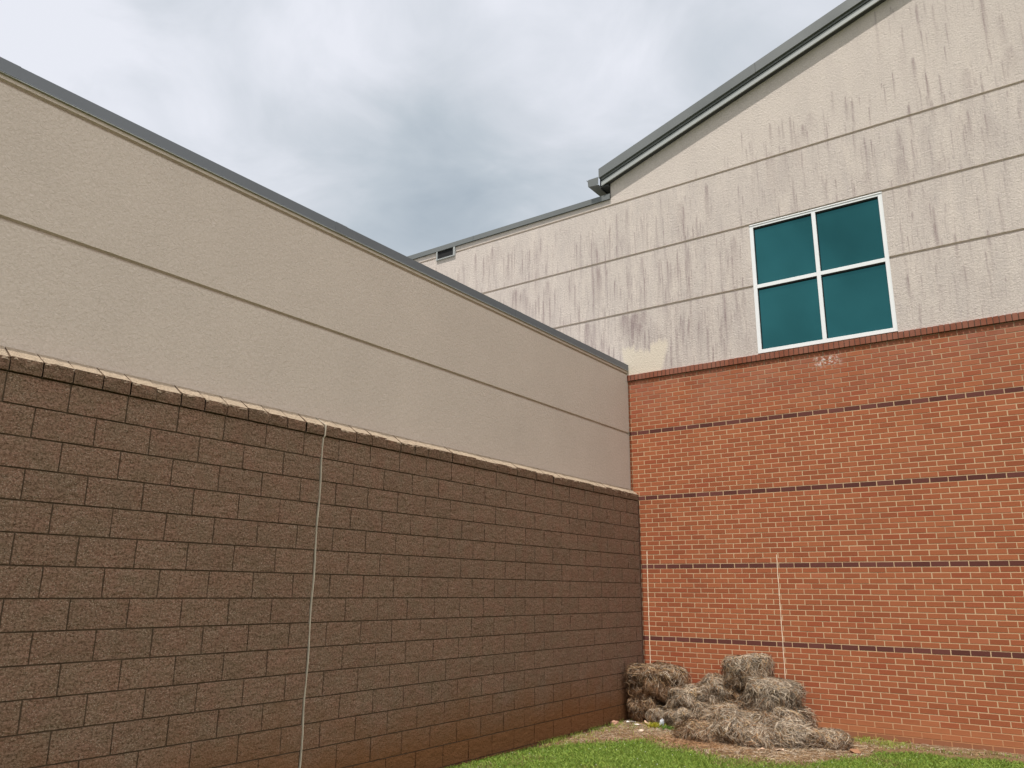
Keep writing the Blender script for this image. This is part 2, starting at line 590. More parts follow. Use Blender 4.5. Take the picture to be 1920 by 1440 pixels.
# named smudges read off the wall
for s in ((-2.35, 3.98, 0.55, 0.10, 0.42), (-2.15, 3.95, 0.5, 0.06, 0.35), (-1.65, 3.98, 0.65, 0.06, 0.42), (-0.62, 3.98, 0.75, 0.05, 0.5),
          (-0.72, 3.9, 0.6, 0.03, 0.35), (0.0, 3.1, 0.4, 0.02, 0.3), (-0.85, 3.05, 0.75, 0.07, 0.5), (-0.72, 3.0, 0.7, 0.05, 0.4),
          (-0.15, 3.05, 0.42, 0.10, 0.62), (0.05, 3.05, 0.45, 0.10, 0.70), (0.2, 3.05, 0.36, 0.06, 0.5), (0.12, 2.85, 0.32, 0.04, 0.65),
          (1.0, 3.95, 0.8, 0.03, 0.5), (0.2, 3.98, 0.55, 0.035, 0.45), (-0.25, 4.9, 0.7, 0.02, 0.5), (1.35, 4.95, 0.75, 0.03, 0.55),
          (-3.3, 4.92, 0.5, 0.02, 0.6), (-2.9, 4.95, 0.4, 0.03, 0.6), (-3.1, 4.8, 0.6, 0.02, 0.5), (-1.8, 4.85, 0.5, 0.02, 0.5),
          (5.35, 6.55, 0.8, 0.03, 0.62), (4.45, 5.95, 0.5, 0.025, 0.68), (2.9, 5.45, 0.33, 0.03, 0.6), (3.35, 5.85, 0.5, 0.02, 0.4),
          (5.0, 4.9, 0.6, 0.02, 0.6), (2.55, 5.55, 0.3, 0.015, 0.5), (4.9, 6.3, 0.3, 0.015, 0.4), (1.2, 5.25, 0.2, 0.01, 0.5),
          (1.75, 3.95, 0.9, 0.05, 0.35), (1.55, 3.0, 0.9, 0.04, 0.3), (4.15, 4.95, 0.8, 0.05, 0.3), (0.75, 3.0, 0.5, 0.02, 0.4)):
    streaks.append(s)
SK = np.array(streaks)


def stain_field(X, Z):
    R = np.zeros_like(X)
    for (sx, sz, L, w, I) in SK:
        sel = (np.abs(X - sx) < 3.2 * w + 0.02) & (Z < sz + 0.04) & (Z > sz - L * 1.15)
        if not sel.any():
            continue
        xx, zz = X[sel], Z[sel]
        tt = (sz - zz) / L
        wob = 0.0025 * np.sin(zz * 14 + sx * 40)
        ww = w * (0.45 + 0.75 * np.clip(tt * 2.5, 0, 1))
        prof = np.clip((tt + 0.02) / 0.07, 0, 1) * np.clip(1.12 - tt, 0, 1) ** 1.2
        R[sel] = 1 - (1 - R[sel]) * (1 - np.clip(I * prof * np.exp(-((xx - sx - wob) / ww) ** 2), 0, 1))
    # grime film by panel
    Fm = np.where(Z < 5.065, 1.0, 0.40 + 0.25 * np.clip((X - 2.5) / 3, 0, 1))
    # washed clean patch above the corner of the lower roof
    jag = 0.02 * np.sin(X * 17) + 0.018 * np.sin(X * 57 + 1) + 0.015 * np.sin(X * 131) + 0.012 * np.sin(X * 263)
    zt = 2.50 + jag + 0.10 * (np.abs(X - 0.15) < 0.14) * -1
    e1 = np.clip((zt - Z) / 0.05, 0, 1)
    lft = -0.22 + 0.10 * np.clip((2.5 - Z) / 0.5, 0, 1) ** 2
    rgt = 0.62 - 0.12 * np.clip((2.4 - Z) / 0.4, 0, 1)
    e2 = np.clip((X - lft) / 0.025, 0, 1) * np.clip((rgt - X) / 0.06, 0, 1)
    C = e1 * e2
    Fm = Fm * (1 - C)
    R = R * (1 - C)
    return np.stack([R, Fm, C * 0.85], axis=-1)


def panel_grid(xs, zlo, zhi_fn, nz, name_list):
    xs = np.array(xs)
    zt = np.array([zhi_fn(x) for x in xs])
    tt = np.linspace(0, 1, nz)
    Xg = np.repeat(xs[:, None], nz, 1)
    Zg = zlo + (zt[:, None] - zlo) * tt[None, :]
    name_list.append((Xg, Zg))


fine = lambda a, b, s=0.014: np.linspace(a, b, max(2, int(round((b - a) / s)) + 1))
grids = []


def xs_range(a, b):
    out = []
    for (p, q, s) in ((-12, -5.2, 0.5), (-5.2, 7.2, 0.014), (7.2, 20.35, 0.12)):
        lo, hi = max(a, p), min(b, q)
        if hi > lo:
            seg = fine(lo, hi, s)
            out += list(seg if not out else seg[1:])
    return out


bounds = [2.000] + GROOVES
for i, zlo in enumerate(bounds):
    lo = zlo + (GH if i else 0)
    if i < 3:
        hi = bounds[i + 1] - GH
        nz = 28
        if i < 2:
            for (a, b) in ((-12, WX0), (WX1, 20.35)):
                panel_grid(xs_range(a, b), lo, lambda x, hi=hi: hi, nz, grids)
        else:
            panel_grid(xs_range(-12, 20.35), lo, lambda x, hi=hi: hi, nz, grids)
    else:
        panel_grid([v for v in xs_range(-12, -0.352)], lo, lambda x: 5.185, 6, grids)
        panel_grid([v for v in xs_range(-0.352, 20.35)], lo, gtop, 100, grids)
Vs, Fs, As, base = [], [], [], 0
for Xg, Zg in grids:
    nx, nz = Xg.shape
    V = np.stack([Xg.ravel(), np.full(Xg.size, -0.003), Zg.ravel()], 1)
    idx = np.arange(nx * nz).reshape(nx, nz) + base
    F = np.stack([idx[:-1, :-1].ravel(), idx[1:, :-1].ravel(), idx[1:, 1:].ravel(), idx[:-1, 1:].ravel()], 1)
    Vs.append(V); Fs.append(F); As.append(stain_field(Xg, Zg).reshape(-1, 3)); base += len(V)


def strip(pts_a, pts_b, a=(0, 0.3, 0)):
    """quad strip between two polylines"""
    global base
    A_, B_ = np.array(pts_a, float), np.array(pts_b, float)
    n = len(A_)
    Vs.append(np.concatenate([A_, B_]))
    i = np.arange(n - 1) + base
    Fs.append(np.stack([i, i + 1, i + 1 + n, i + n], 1))
    As.append(np.tile(np.array(a, float), (2 * n, 1)))
    base += 2 * n


for gz in GROOVES:
    segs = [(-12, WX0), (WX1, 20.35)] if gz < 4.0 else [(-12, 20.35)]
    for (a, b) in segs:
        if gz > 4.0 and gz < 4.5:
            pass
        prof = [(-0.003, gz + GH), (GD, gz + GH * 0.45), (GD, gz - GH * 0.45), (-0.003, gz - GH)]
        for k in range(3):
            (y0, z0), (y1, z1) = prof[k], prof[k + 1]
            strip([(a, y0, z0), (b, y0, z0)], [(a, y1, z1), (b, y1, z1)])
# window returns
RV = 0.05
strip([(WX0, -0.003, WZ0 - .03), (WX0, -0.003, WZ1 - GH)], [(WX0, RV, WZ0 - .03), (WX0, RV, WZ1 - GH)])
strip([(WX1, -0.003, WZ0 - .03), (WX1, -0.003, WZ1 - GH)], [(WX1, RV, WZ0 - .03), (WX1, RV, WZ1 - GH)])
# corner return at the step of the gable
strip([(-0.352, -0.003, 5.185), (-0.352, -0.003, 5.60)], [(-0.352, 0.6, 5.185), (-0.352, 0.6, 5.60)])
link_mesh('stucco_wall', np.concatenate(Vs), np.concatenate(Fs), M_STUCCO_R, HALL, {'stain': np.concatenate(As)})
# solid core behind the skin (left, right and above the window)
mb = MB()
mb.box(-12, WX0 - 0.002, 0.030, 0.28, 1.91, 5.18)
mb.box(WX1 + 0.002, 20.35, 0.030, 0.28, 1.91, 5.18)
mb.box(WX0, WX1, 0.030, 0.28, WZ1, 5.18)
for i in range(3):
    pass
mb.add([(-0.35, 0.03, 5.18), (20.35, 0.03, 5.18), (20.35, 0.03, 5.50), (10, 0.03, 8.95), (-0.35, 0.03, 5.5),
        (-0.35, 0.28, 5.18), (20.35, 0.28, 5.18), (20.35, 0.28, 5.50), (10, 0.28, 8.95), (-0.35, 0.28, 5.5)],
       [(0, 1, 2, 3, 4), (9, 8, 7, 6, 5), (0, 5, 6, 1), (1, 6, 7, 2), (2, 7, 8, 3), (3, 8, 9, 4), (4, 9, 5, 0)])
# other sides of the hall
mb.box(-12, -11.75, 0.28, 24, -3.07, 5.18)
mb.box(20.1, 20.35, 0.28, 24, -3.07, 5.5)
mb.box(-12, 20.35, 24, 24.25, -3.07, 5.18)
mb.build('wall_core', M_STUCCO_L, HALL)

# --- window
WIN = bpy.data.objects.new('window', None)
COL.objects.link(WIN)
WIN.parent = HALL
mb = MB()
FW = 0.055
yf, yb = 0.004, 0.075
mb.box(WX0, WX0 + FW, yf, yb, WZ0, WZ1)
mb.box(WX1 - FW, WX1, yf, yb, WZ0, WZ1)
mb.box(WX0 + FW, WX1 - FW, yf, yb, WZ0, WZ0 + FW)
mb.box(WX0 + FW, WX1 - FW, yf, yb, WZ1 - FW, WZ1)
MX, MZ = 2.93, 3.05
mb.box(MX - FW / 2, MX + FW / 2, yf, yb, WZ0 + FW, WZ1 - FW)
mb.box(WX0 + FW, MX - FW / 2, yf, yb, MZ - FW / 2, MZ + FW / 2)
mb.box(MX + FW / 2, WX1 - FW, yf, yb, MZ - FW / 2, MZ + FW / 2)
fr = mb.build('frame', M_WHITE, WIN, bevel=0.002)
for (a, b) in ((WX0 + FW, MX - FW / 2), (MX + FW / 2, WX1 - FW)):
    for (c_, d) in ((WZ0 + FW, MZ - FW / 2), (MZ + FW / 2, WZ1 - FW)):
        mb = MB()
        mb.box(a + .0005, b - .0005, 0.034, 0.042, c_ + .0005, d - .0005)
        mb.build('pane', M_GLASS, WIN)
        mb = MB()
        mb.box(a + .0008, b - .0008, 0.012, 0.0335, d - 0.020, d - 0.0008)
        mb.box(a + .0008, a + .010, 0.020, 0.0335, c_ + .0008, d - 0.020)
        mb.box(b - .006, b - .0008, 0.020, 0.0335, c_ + .0008, d - 0.020)
        mb.build('gasket', M_BLACK, WIN)
mb = MB()
mb.box(WX0 + 0.01, WX1 - 0.01, 0.10, 0.2, WZ0, WZ1)
mb.build('backing', M_BLACK, WIN)

# --- low parapet coping and scupper
mb = MB()
mb.prism([(0, -0.035, 5.183), (0, -0.032, 5.180), (0, -0.026, 5.183), (0, -0.026, 5.24), (0, 0.30, 5.24), (0, 0.30, 5.265), (0, -0.035, 5.281)],
         (-12, 0, 0), (-0.354, 0, 0))
mb.build('parapet_coping', M_GREYMETAL, HALL)
for sx in (-3.34, -6.4, -9.4):
    mb = MB()
    mb.box(sx - 0.003, sx + 0.003, -0.0375, 0.02, 5.184, 5.2835)
    mb.build('coping_seam', M_DARKMETAL, HALL)
SC = bpy.data.objects.new('scupper', None)
COL.objects.link(SC)
SC.parent = HALL
mb = MB()
sx0, sx1, sz0, sz1 = -4.283, -3.80, 4.992, 5.178
mb.box(sx0, sx0 + 0.028, -0.034, 0.02, sz0, sz1)
mb.box(sx1 - 0.045, sx1, -0.034, 0.02, sz0, sz1)
mb.box(sx0 + 0.028, sx1 - 0.045, -0.034, 0.02, sz0, sz0 + 0.022)
mb.build('frame', M_LIGHTMETAL, SC, bevel=0.002)
mb = MB()
mb.box(sx0 + 0.028, sx1 - 0.045, -0.010, 0.0, sz0 + 0.022, sz1)
mb.build('opening', M_BLACK, SC)

# --- rake trim: stacked fascia along the gable slope
def rake(name, y_out, y_in, c0, c1, x_start, mat, x_end=10.0):
    mb = MB()
    for (xa, xb, s) in ((x_start, 10.0, 1), (10.0, 20.0 - x_start, -1)):
        za, zb = (xa / 3, xb / 3) if s > 0 else ((20 - xa) / 3, (20 - xb) / 3)
        vs = []
        for (x, z) in ((xa, za), (xb, zb)):
            vs += [(x, y_out, z + c0), (x, y_in, z + c0), (x, y_in, z + c1), (x, y_out, z + c1)]
        mb.add(vs, [(0, 1, 2, 3), (7, 6, 5, 4), (0, 4, 5, 1), (1, 5, 6, 2), (2, 6, 7, 3), (3, 7, 4, 0)])
    return mb.build(name, mat, HALL)


XS = -0.505
rake('upper_fascia', -0.142, -0.085, 5.742, 5.915, XS, M_GREYMETAL)
rake('trim_strip', -0.106, -0.085, 5.700, 5.733, XS + 0.03, M_GREYMETAL)
rake('lower_fascia', -0.106, -0.085, 5.590, 5.672, XS + 0.03, M_LIGHTMETAL)
rake('fascia_core', -0.0845, 0.02, 5.592, 5.90, XS + 0.035, M_UNDER)
for k in range(1, 4):
    xk = -0.505 + 2.81 * k
    mb = MB()
    mb.prism([(0, -0.1435, 5.744), (0, -0.10, 5.744), (0, -0.10, 5.914), (0, -0.1435, 5.914)], (xk, 0, xk / 3), (xk + 0.005, 0, xk / 3 + .0017))
    mb.build('fascia_seam', M_UNDER, HALL)
# metal roof slopes
mb = MB()
for s in (1, -1):
    xa, xb = (XS, 10) if s > 0 else (20 - XS, 10)
    za, zb = XS / 3, 10 / 3
    lo, hi = 5.86, 5.912
    mb.add([(xa, -0.08, za + lo), (xb, -0.08, zb + lo), (xb, 24.4, zb + lo), (xa, 24.4, za + lo),
            (xa, -0.08, za + hi), (xb, -0.08, zb + hi), (xb, 24.4, zb + hi), (xa, 24.4, za + hi)],
           [(0, 3, 2, 1), (4, 5, 6, 7), (0, 1, 5, 4), (1, 2, 6, 5), (2, 3, 7, 6), (3, 0, 4, 7)])
mb.build('metal_roof', M_ROOF, HALL)
# eave soffit and gutter running back along the eave
mb = MB()
mb.box(-0.50, -0.354, -0.08, 24, 5.415, 5.432)
mb.box(-0.515, -0.50, -0.08, 24, 5.40, 5.70)
mb.build('eave_soffit', M_UNDER, HALL)
mb = MB()
mb.prism([(-0.737, 0, 5.602), (-0.745, 0, 5.602), (-0.745, 0, 5.585), (-0.722, 0, 5.565), (-0.716, 0, 5.468), (-0.517, 0, 5.445), (-0.517, 0, 5.458), (-0.708, 0, 5.480),
          (-0.712, 0, 5.57), (-0.733, 0, 5.592)], (0, -0.14, 0), (0, 24.0, 0))
mb.box(-0.716, -0.517, -0.138, -0.132, 5.468, 5.600)
mb.build('gutter', M_GREYMETAL, HALL)
mb = MB()
mb.box(-0.60, -0.38, 0.35, 0.375, 5.412, 5.43)
mb.build('gutter_strap', M_LIGHTMETAL, HALL)

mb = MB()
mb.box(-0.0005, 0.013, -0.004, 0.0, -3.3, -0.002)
mb.build('corner_shade_strip', M_RMORTAR_SHADE, HALL)  # dark strip painting the block wall's shadow onto the brick corner
# --- control joints in the brick
for (xj, zt) in ((0.118, -0.757), (2.050, -0.835)):
    mb = MB()
    n = 26
    zs = np.linspace(zt, -3.10, n)
    for i in range(n - 1):
        w = 0.0045 + 0.001 * math.sin(i * 2.9)
        xa = xj + 0.002 * math.sin(i * 1.7)
        xb = xj + 0.002 * math.sin((i + 1) * 1.7)
        ya = -0.0055
        mb.add([(xa - w, ya, zs[i]), (xa + w, ya, zs[i]), (xa + w, .001, zs[i]), (xa - w, .001, zs[i]),
                (xb - w, ya, zs[i + 1]), (xb + w, ya, zs[i + 1]), (xb + w, .001, zs[i + 1]), (xb - w, .001, zs[i + 1])],
               [(0, 1, 5, 4), (1, 2, 6, 5), (3, 0, 4, 7)])
    mb.build('control_joint', M_SEAL_W, HALL)

# ================================================================== LOW WING (left)
WING = thing('low_block_wing', 'low flat roofed wing with brown split face block below and tan stucco above', 'building')
YE = -16.0
CH, CL = 0.2032, 0.4064
Vs, Fs, As, base = [], [], [], 0
NU, NV = 15, 8
uu = np.linspace(0, 1, NU)
vv = np.linspace(0, 1, NV)


def block_face(y0, y1, z0, z1, face_x, rr, amp, nu=NU, nv=NV, flag=0.0):
    global base
    u = np.linspace(0, 1, nu); v = np.linspace(0, 1, nv)
    U, Vv = np.meshgrid(u, v, indexing='ij')
    Y = y0 + (y1 - y0) * U
    Z = z0 + (z1 - z0) * Vv
    edge = np.minimum(np.minimum(U, 1 - U) * (y1 - y0), np.minimum(Vv, 1 - Vv) * (z1 - z0))
    X = np.empty_like(Y)
    sd = RNG.uniform(0, 100)
    for i in range(nu):
        for j in range(nv):
            q = Vector((Y[i, j] * 9 + sd, Z[i, j] * 9, sd))
            X[i, j] = face_x + amp * (mn.noise(q) * 1.0 + 0.6 * mn.noise(q * 2.7))
    X -= np.clip(1 - edge / 0.02, 0, 1) * amp * 0.35
    idx = np.arange(nu * nv).reshape(nu, nv) + base
    Vs.append(np.stack([X.ravel(), Y.ravel(), Z.ravel()], 1))
    Fs.append(np.stack([idx[:-1, :-1].ravel(), idx[1:, :-1].ravel(), idx[1:, 1:].ravel(), idx[:-1, 1:].ravel()], 1))
    As.append(np.tile(np.array([rr, flag, 0.0]), (nu * nv, 1)))
    base += nu * nv
    # side returns
    b = [idx[0, 0], idx[-1, 0], idx[-1, -1], idx[0, -1]]
    rims = [list(idx[:, 0]), list(idx[-1, :]), list(idx[::-1, -1]), list(idx[0, ::-1])]
    allv = np.concatenate(Vs[-1:])
    off = base - nu * nv
    for rim in rims:
        P = allv[np.array(rim) - off].copy()
        Q = P.copy(); Q[:, 0] = -0.035
        n = len(rim)
        Vs.append(np.concatenate([P, Q]))
        i = np.arange(n - 1) + base
        Fs.append(np.stack([i, i + n, i + n + 1, i + 1], 1))
        As.append(np.tile(np.array([rr, flag, 0.0]), (2 * n, 1)))
        base += 2 * n


J = 0.0105
YS = -6.262     # movement joint
for k in range(0, 16):
    z1 = -CH * k - (J / 2)
    z0 = -CH * (k + 1) + J / 2
    ph = -0.3767 if k % 2 == 0 else -0.3767 + CL / 2
    ys = []
    y = ph
    while y > YE:
        ys.append(y); y -= CL
    edges = [0.0] + ys + [YE]
    for a, b in zip(edges[:-1], edges[1:]):
        y1_, y0_ = a - (J / 2 if a != 0 else 0.003), b + J / 2
        if y1_ - y0_ < 0.02:
            continue
        far = -4 < a
        block_face(y0_, y1_, z0, z1, 0.0, random.random(), 0.0065, 11 if not far else 8, 6)
link_mesh('block_wall', np.concatenate(Vs), np.concatenate(Fs), M_BLOCK, WING, {'rnd': np.concatenate(As)})
mb = MB()
mb.box(-0.22, -0.011, YE, -0.001, -3.4, 0.0)
mb.build('mortar_backing', M_BMORTAR, WING)

# cap course: rough front, smooth sunlit wash
Vs, Fs, As, base = [], [], [], 0
y = 0.0
edges = [0.0]
y = -0.3767 + CL / 2
while y > YE:
    edges.append(y); y -= CL / 2
for a, b in zip(edges[:-1], edges[1:]):
    y1_, y0_ = a - 0.0045, b + 0.0045
    hh = 0.098 + RNG.uniform(-0.008, 0.008)
    face_x = 0.016 + RNG.uniform(-0.004, 0.004)
    rr = random.random()
    nu = 9
    block_face(y0_, y1_, 0.004, hh, face_x, rr, 0.006, nu, 5)
    front = None
    # wash
    u = np.linspace(y0_, y1_, nu)
    A1 = []
    for i in range(nu):
        A1.append((face_x - 0.006 + 0.014 * mn.noise(Vector((u[i] * 28, rr * 50, 0))), u[i], hh + 0.016 * mn.noise(Vector((u[i] * 30, rr * 90, 3))) - 0.002))
    B1 = [(-0.125, q, 0.190) for q in u]
    # drop the lip so the rough front meets the wash
    C1 = [(p_[0] + 0.004, p_[1], p_[2] - 0.014) for p_ in A1]
    strip(A1, B1, (rr, 1.0, 0))
    strip(C1, A1, (rr, 0.6, 0))
    # ends of the wash
    for (yy) in (y0_, y1_):
        i = 0 if yy == y0_ else -1
        strip([A1[i], (A1[i][0], yy, -0.0)], [B1[i], (-0.125, yy, 0.0)], (rr, 0.3, 0))
link_mesh('cap_course', np.concatenate(Vs), np.concatenate(Fs), M_CAP, WING, {'rnd': np.concatenate(As)})
mb = MB()
mb.prism([(-0.2, 0, 0.0), (0.0, 0, 0.012), (-0.002, 0, 0.083), (-0.125, 0, 0.174), (-0.2, 0, 0.174)], (0, YE, 0), (0, -0.002, 0))
mb.build('cap_mortar', mat_mortar("tan_mortar", (0.15, 0.10, 0.065), False), WING)

# stucco upper wall with two reveals
SX = -0.122
mb = MB()
prof = [(SX, 0.17), (SX, 1.055 - 0.019), (SX - 0.028, 1.055 - 0.007), (SX - 0.028, 1.055 + 0.007), (SX, 1.055 + 0.019),
        (SX, 2.024 - 0.019), (SX - 0.028, 2.024 - 0.007), (SX - 0.028, 2.024 + 0.007), (SX, 2.024 + 0.019), (SX, 2.12),
        (SX - 0.28, 2.12), (SX - 0.28, 0.17)]
vs = [(x, -0.010, z) for x, z in prof] + [(x, YE, z) for x, z in prof]
n = len(prof)
fs = [(i, (i + 1) % n, n + (i + 1) % n, n + i) for i in range(n)] + [tuple(range(n)), tuple(range(2 * n - 1, n - 1, -1))]
mb.add(vs, fs)
mb.box(-11.9, -11.6, YE, -0.02, -3.07, 2.12)
mb.box(-11.6, SX - 0.28, YE, YE + 0.25, -3.07, 2.12)
mb.build('stucco_wall', M_STUCCO_L, WING)
# sealant where the stucco meets the brick
mb = MB()
mb.box(SX - 0.03, SX + 0.002, -0.0095, -0.0028, 0.19, 2.08)
mb.build('sealant_joint', M_SEAL_G, WING)
# roof deck and coping
mb = MB()
mb.box(-11.6, SX - 0.285, YE + 0.25, -0.02, 1.80, 1.86)
mb.build('roof_deck', M_ROOF, WING)
mb = MB()
CX = -0.104
cp = [(CX, 2.088), (CX + 0.004, 2.082), (CX - 0.006, 2.082), (CX - 0.006, 2.09), (CX - 0.01, 2.13), (SX - 0.30, 2.13), (SX - 0.30, 2.16), (CX, 2.178)]
mb.prism([(x, 0, z) for x, z in cp], (0, YE, 0), (0, -0.006, 0))
mb.build('roof_coping', M_DARKMETAL, WING)
for yc in (-9.20, -6.13, -3.06, -12.3):
    mb = MB()
    mb.prism([(x + (0.0022 if x > -0.2 else 0), 0, z + (0.002 if z > 2.1 else -0.0015)) for x, z in cp], (0, yc - 0.075, 0), (0, yc + 0.075, 0))
    mb.build('coping_splice', M_DARKMETAL, WING)
mb = MB()
mb.box(CX - 0.012, CX + 0.0015, YE, -0.008, 2.074, 2.0805)
mb.build('drip_edge', M_LIGHTMETAL, WING)
# grey sealant line down the block at the movement joint
mb = MB()
path = [(-0.118, 0.187), (0.020, 0.104), (0.026, 0.09), (0.024, 0.0)]
z = -0.02
while z > -3.1:
    path.append((0.007 + 0.003 * math.sin(z * 9), z)); z -= 0.1
for i in range(len(path) - 1):
    (xa, za), (xb, zb) = path[i], path[i + 1]
    wa = 0.0036 + 0.0016 * abs(math.sin(i * 2.1)); wb = 0.0036 + 0.0016 * abs(math.sin((i + 1) * 2.1))
    ya = YS + 0.003 * math.sin(i * 0.9); yb_ = YS + 0.003 * math.sin((i + 1) * 0.9)
    e = 0.004
    mb.add([(xa + e, ya - wa, za), (xa + e, ya + wa, za), (xa - .012, ya + wa, za - .004), (xa - .012, ya - wa, za - .004),
            (xb + e, yb_ - wb, zb), (xb + e, yb_ + wb, zb), (xb - .012, yb_ + wb, zb - .004), (xb - .012, yb_ - wb, zb - .004)],
           [(0, 1, 5, 4), (1, 2, 6, 5), (3, 0, 4, 7)])
mb.build('movement_joint', M_SEAL_G, WING)

# ================================================================== GROUND
def gz(x, y):
    return 0.012 * np.sin(x * 1.7 + 0.5) * np.cos(y * 1.3) + 0.006 * np.sin(x * 5.1) * np.sin(y * 4.3)


xs = np.concatenate([np.linspace(-300, -8, 14), np.linspace(-7, 14, 106), np.linspace(15, 300, 14)])
ysn = np.concatenate([np.linspace(-300, -17, 14), np.linspace(-16, 3, 96), np.linspace(4, 300, 14)])
Xg, Yg = np.meshgrid(xs, ysn, indexing='ij')
near = np.exp(-(np.maximum(0, np.hypot(Xg - 3, Yg + 4) - 12) / 6) ** 2)
Zg = gz(Xg, Yg) * near - 0.012
idx = np.arange(Xg.size).reshape(Xg.shape)
F = np.stack([idx[:-1, :-1].ravel(), idx[1:, :-1].ravel(), idx[1:, 1:].ravel(), idx[:-1, 1:].ravel()], 1)
gr = link_mesh('ground', np.stack([Xg.ravel(), Yg.ravel(), Zg.ravel()], 1), F, M_LAWN, None, None, True, False)
gr['kind'] = 'structure'

EX = [-1, 0.0, 0.12, 0.385, 0.80, 1.3, 1.8, 2.27, 2.76, 2.95, 3.2, 3.26, 3.5, 4.04, 4.63, 7, 14]
EY = [-3.4, -3.0, -2.8, -2.16, -1.60, -1.83, -2.04, -2.19, -1.97, -1.47, -1.02, -0.5, -0.44, -0.38, -0.30, -0.25, -0.25]


def edge_y(x):
    return np.interp(x, EX, EY) + 0.05 * np.sin(x * 9) + 0.03 * np.sin(x * 23 + 2)


xs = np.linspace(-0.2, 13, 265)
rows = 14
top = np.full_like(xs, 0.03)
bot = edge_y(xs) - 0.12
T = np.linspace(0, 1, rows)
Xg = np.repeat(xs[:, None], rows, 1)
Yg = top[:, None] + (bot - top)[:, None] * T[None, :]
hump = 0.02 * np.clip(1 + Yg / 1.2, 0, 1)
Zg = gz(Xg, Yg) + 0.006 + hump - 0.018 * (T[None, :] > 0.95)
idx = np.arange(Xg.size).reshape(Xg.shape)
F = np.stack([idx[:-1, 1:].ravel(), idx[1:, 1:].ravel(), idx[1:, :-1].ravel(), idx[:-1, :-1].ravel()], 1)
so = link_mesh('soil', np.stack([Xg.ravel(), Yg.ravel(), Zg.ravel()], 1), F, M_SOIL, None, None, True, False)
so['kind'] = 'structure'


def ground_h(x, y):
    return gz(x, y) + np.where(y > edge_y(x), 0.008 + 0.02 * np.clip(1 + y / 1.2, 0, 1), -0.01)


# ------------------------------------------------------------------ ribbons (needles, blades)
def ribbons(P, width, color, face=None):
    """P: (n, k, 3) centre lines -> verts, quads, colours"""
    n, k, _ = P.shape
    T_ = np.gradient(P, axis=1)
    T_ /= np.linalg.norm(T_, axis=2, keepdims=True) + 1e-9
    R = RNG.normal(size=(n, 1, 3)) if face is None else face[:, None, :] + RNG.normal(size=(n, 1, 3)) * 0.35
    Sd = np.cross(T_, np.broadcast_to(R, T_.shape))
    Sd /= np.linalg.norm(Sd, axis=2, keepdims=True) + 1e-9
    taper = np.linspace(1, 0.35, k)[None, :, None]
    w = np.asarray(width).reshape(-1, 1, 1) * 0.5 * taper
    A, B = P - Sd * w, P + Sd * w
    V = np.stack([A, B], axis=2).reshape(n * k * 2, 3)
    i = (np.arange(n) * k * 2)[:, None] + (np.arange(k - 1) * 2)[None, :]
    i = i.ravel()
    F = np.stack([i, i + 1, i + 3, i + 2], 1)
    C = np.repeat(color, k * 2, axis=0)
    return V, F, C


# ------------------------------------------------------------------ pine straw bales
PAL = np.array([(0.44, 0.36, 0.27), (0.38, 0.28, 0.18), (0.56, 0.475, 0.37), (0.29, 0.16, 0.078), (0.16, 0.080, 0.04), (0.47, 0.32, 0.165)])


def bale_colors(n, grey, red, zrel):
    w = np.array([grey, 0.8, grey * 0.7, 0.25 + red, 0.15 + red * 0.8, 0.45])
    c = RNG.choice(len(PAL), size=n, p=w / w.sum())
    col = PAL[c] * RNG.uniform(0.3, 1.5, (n, 1)) * np.array([0.86, 0.84, 0.83])
    return col


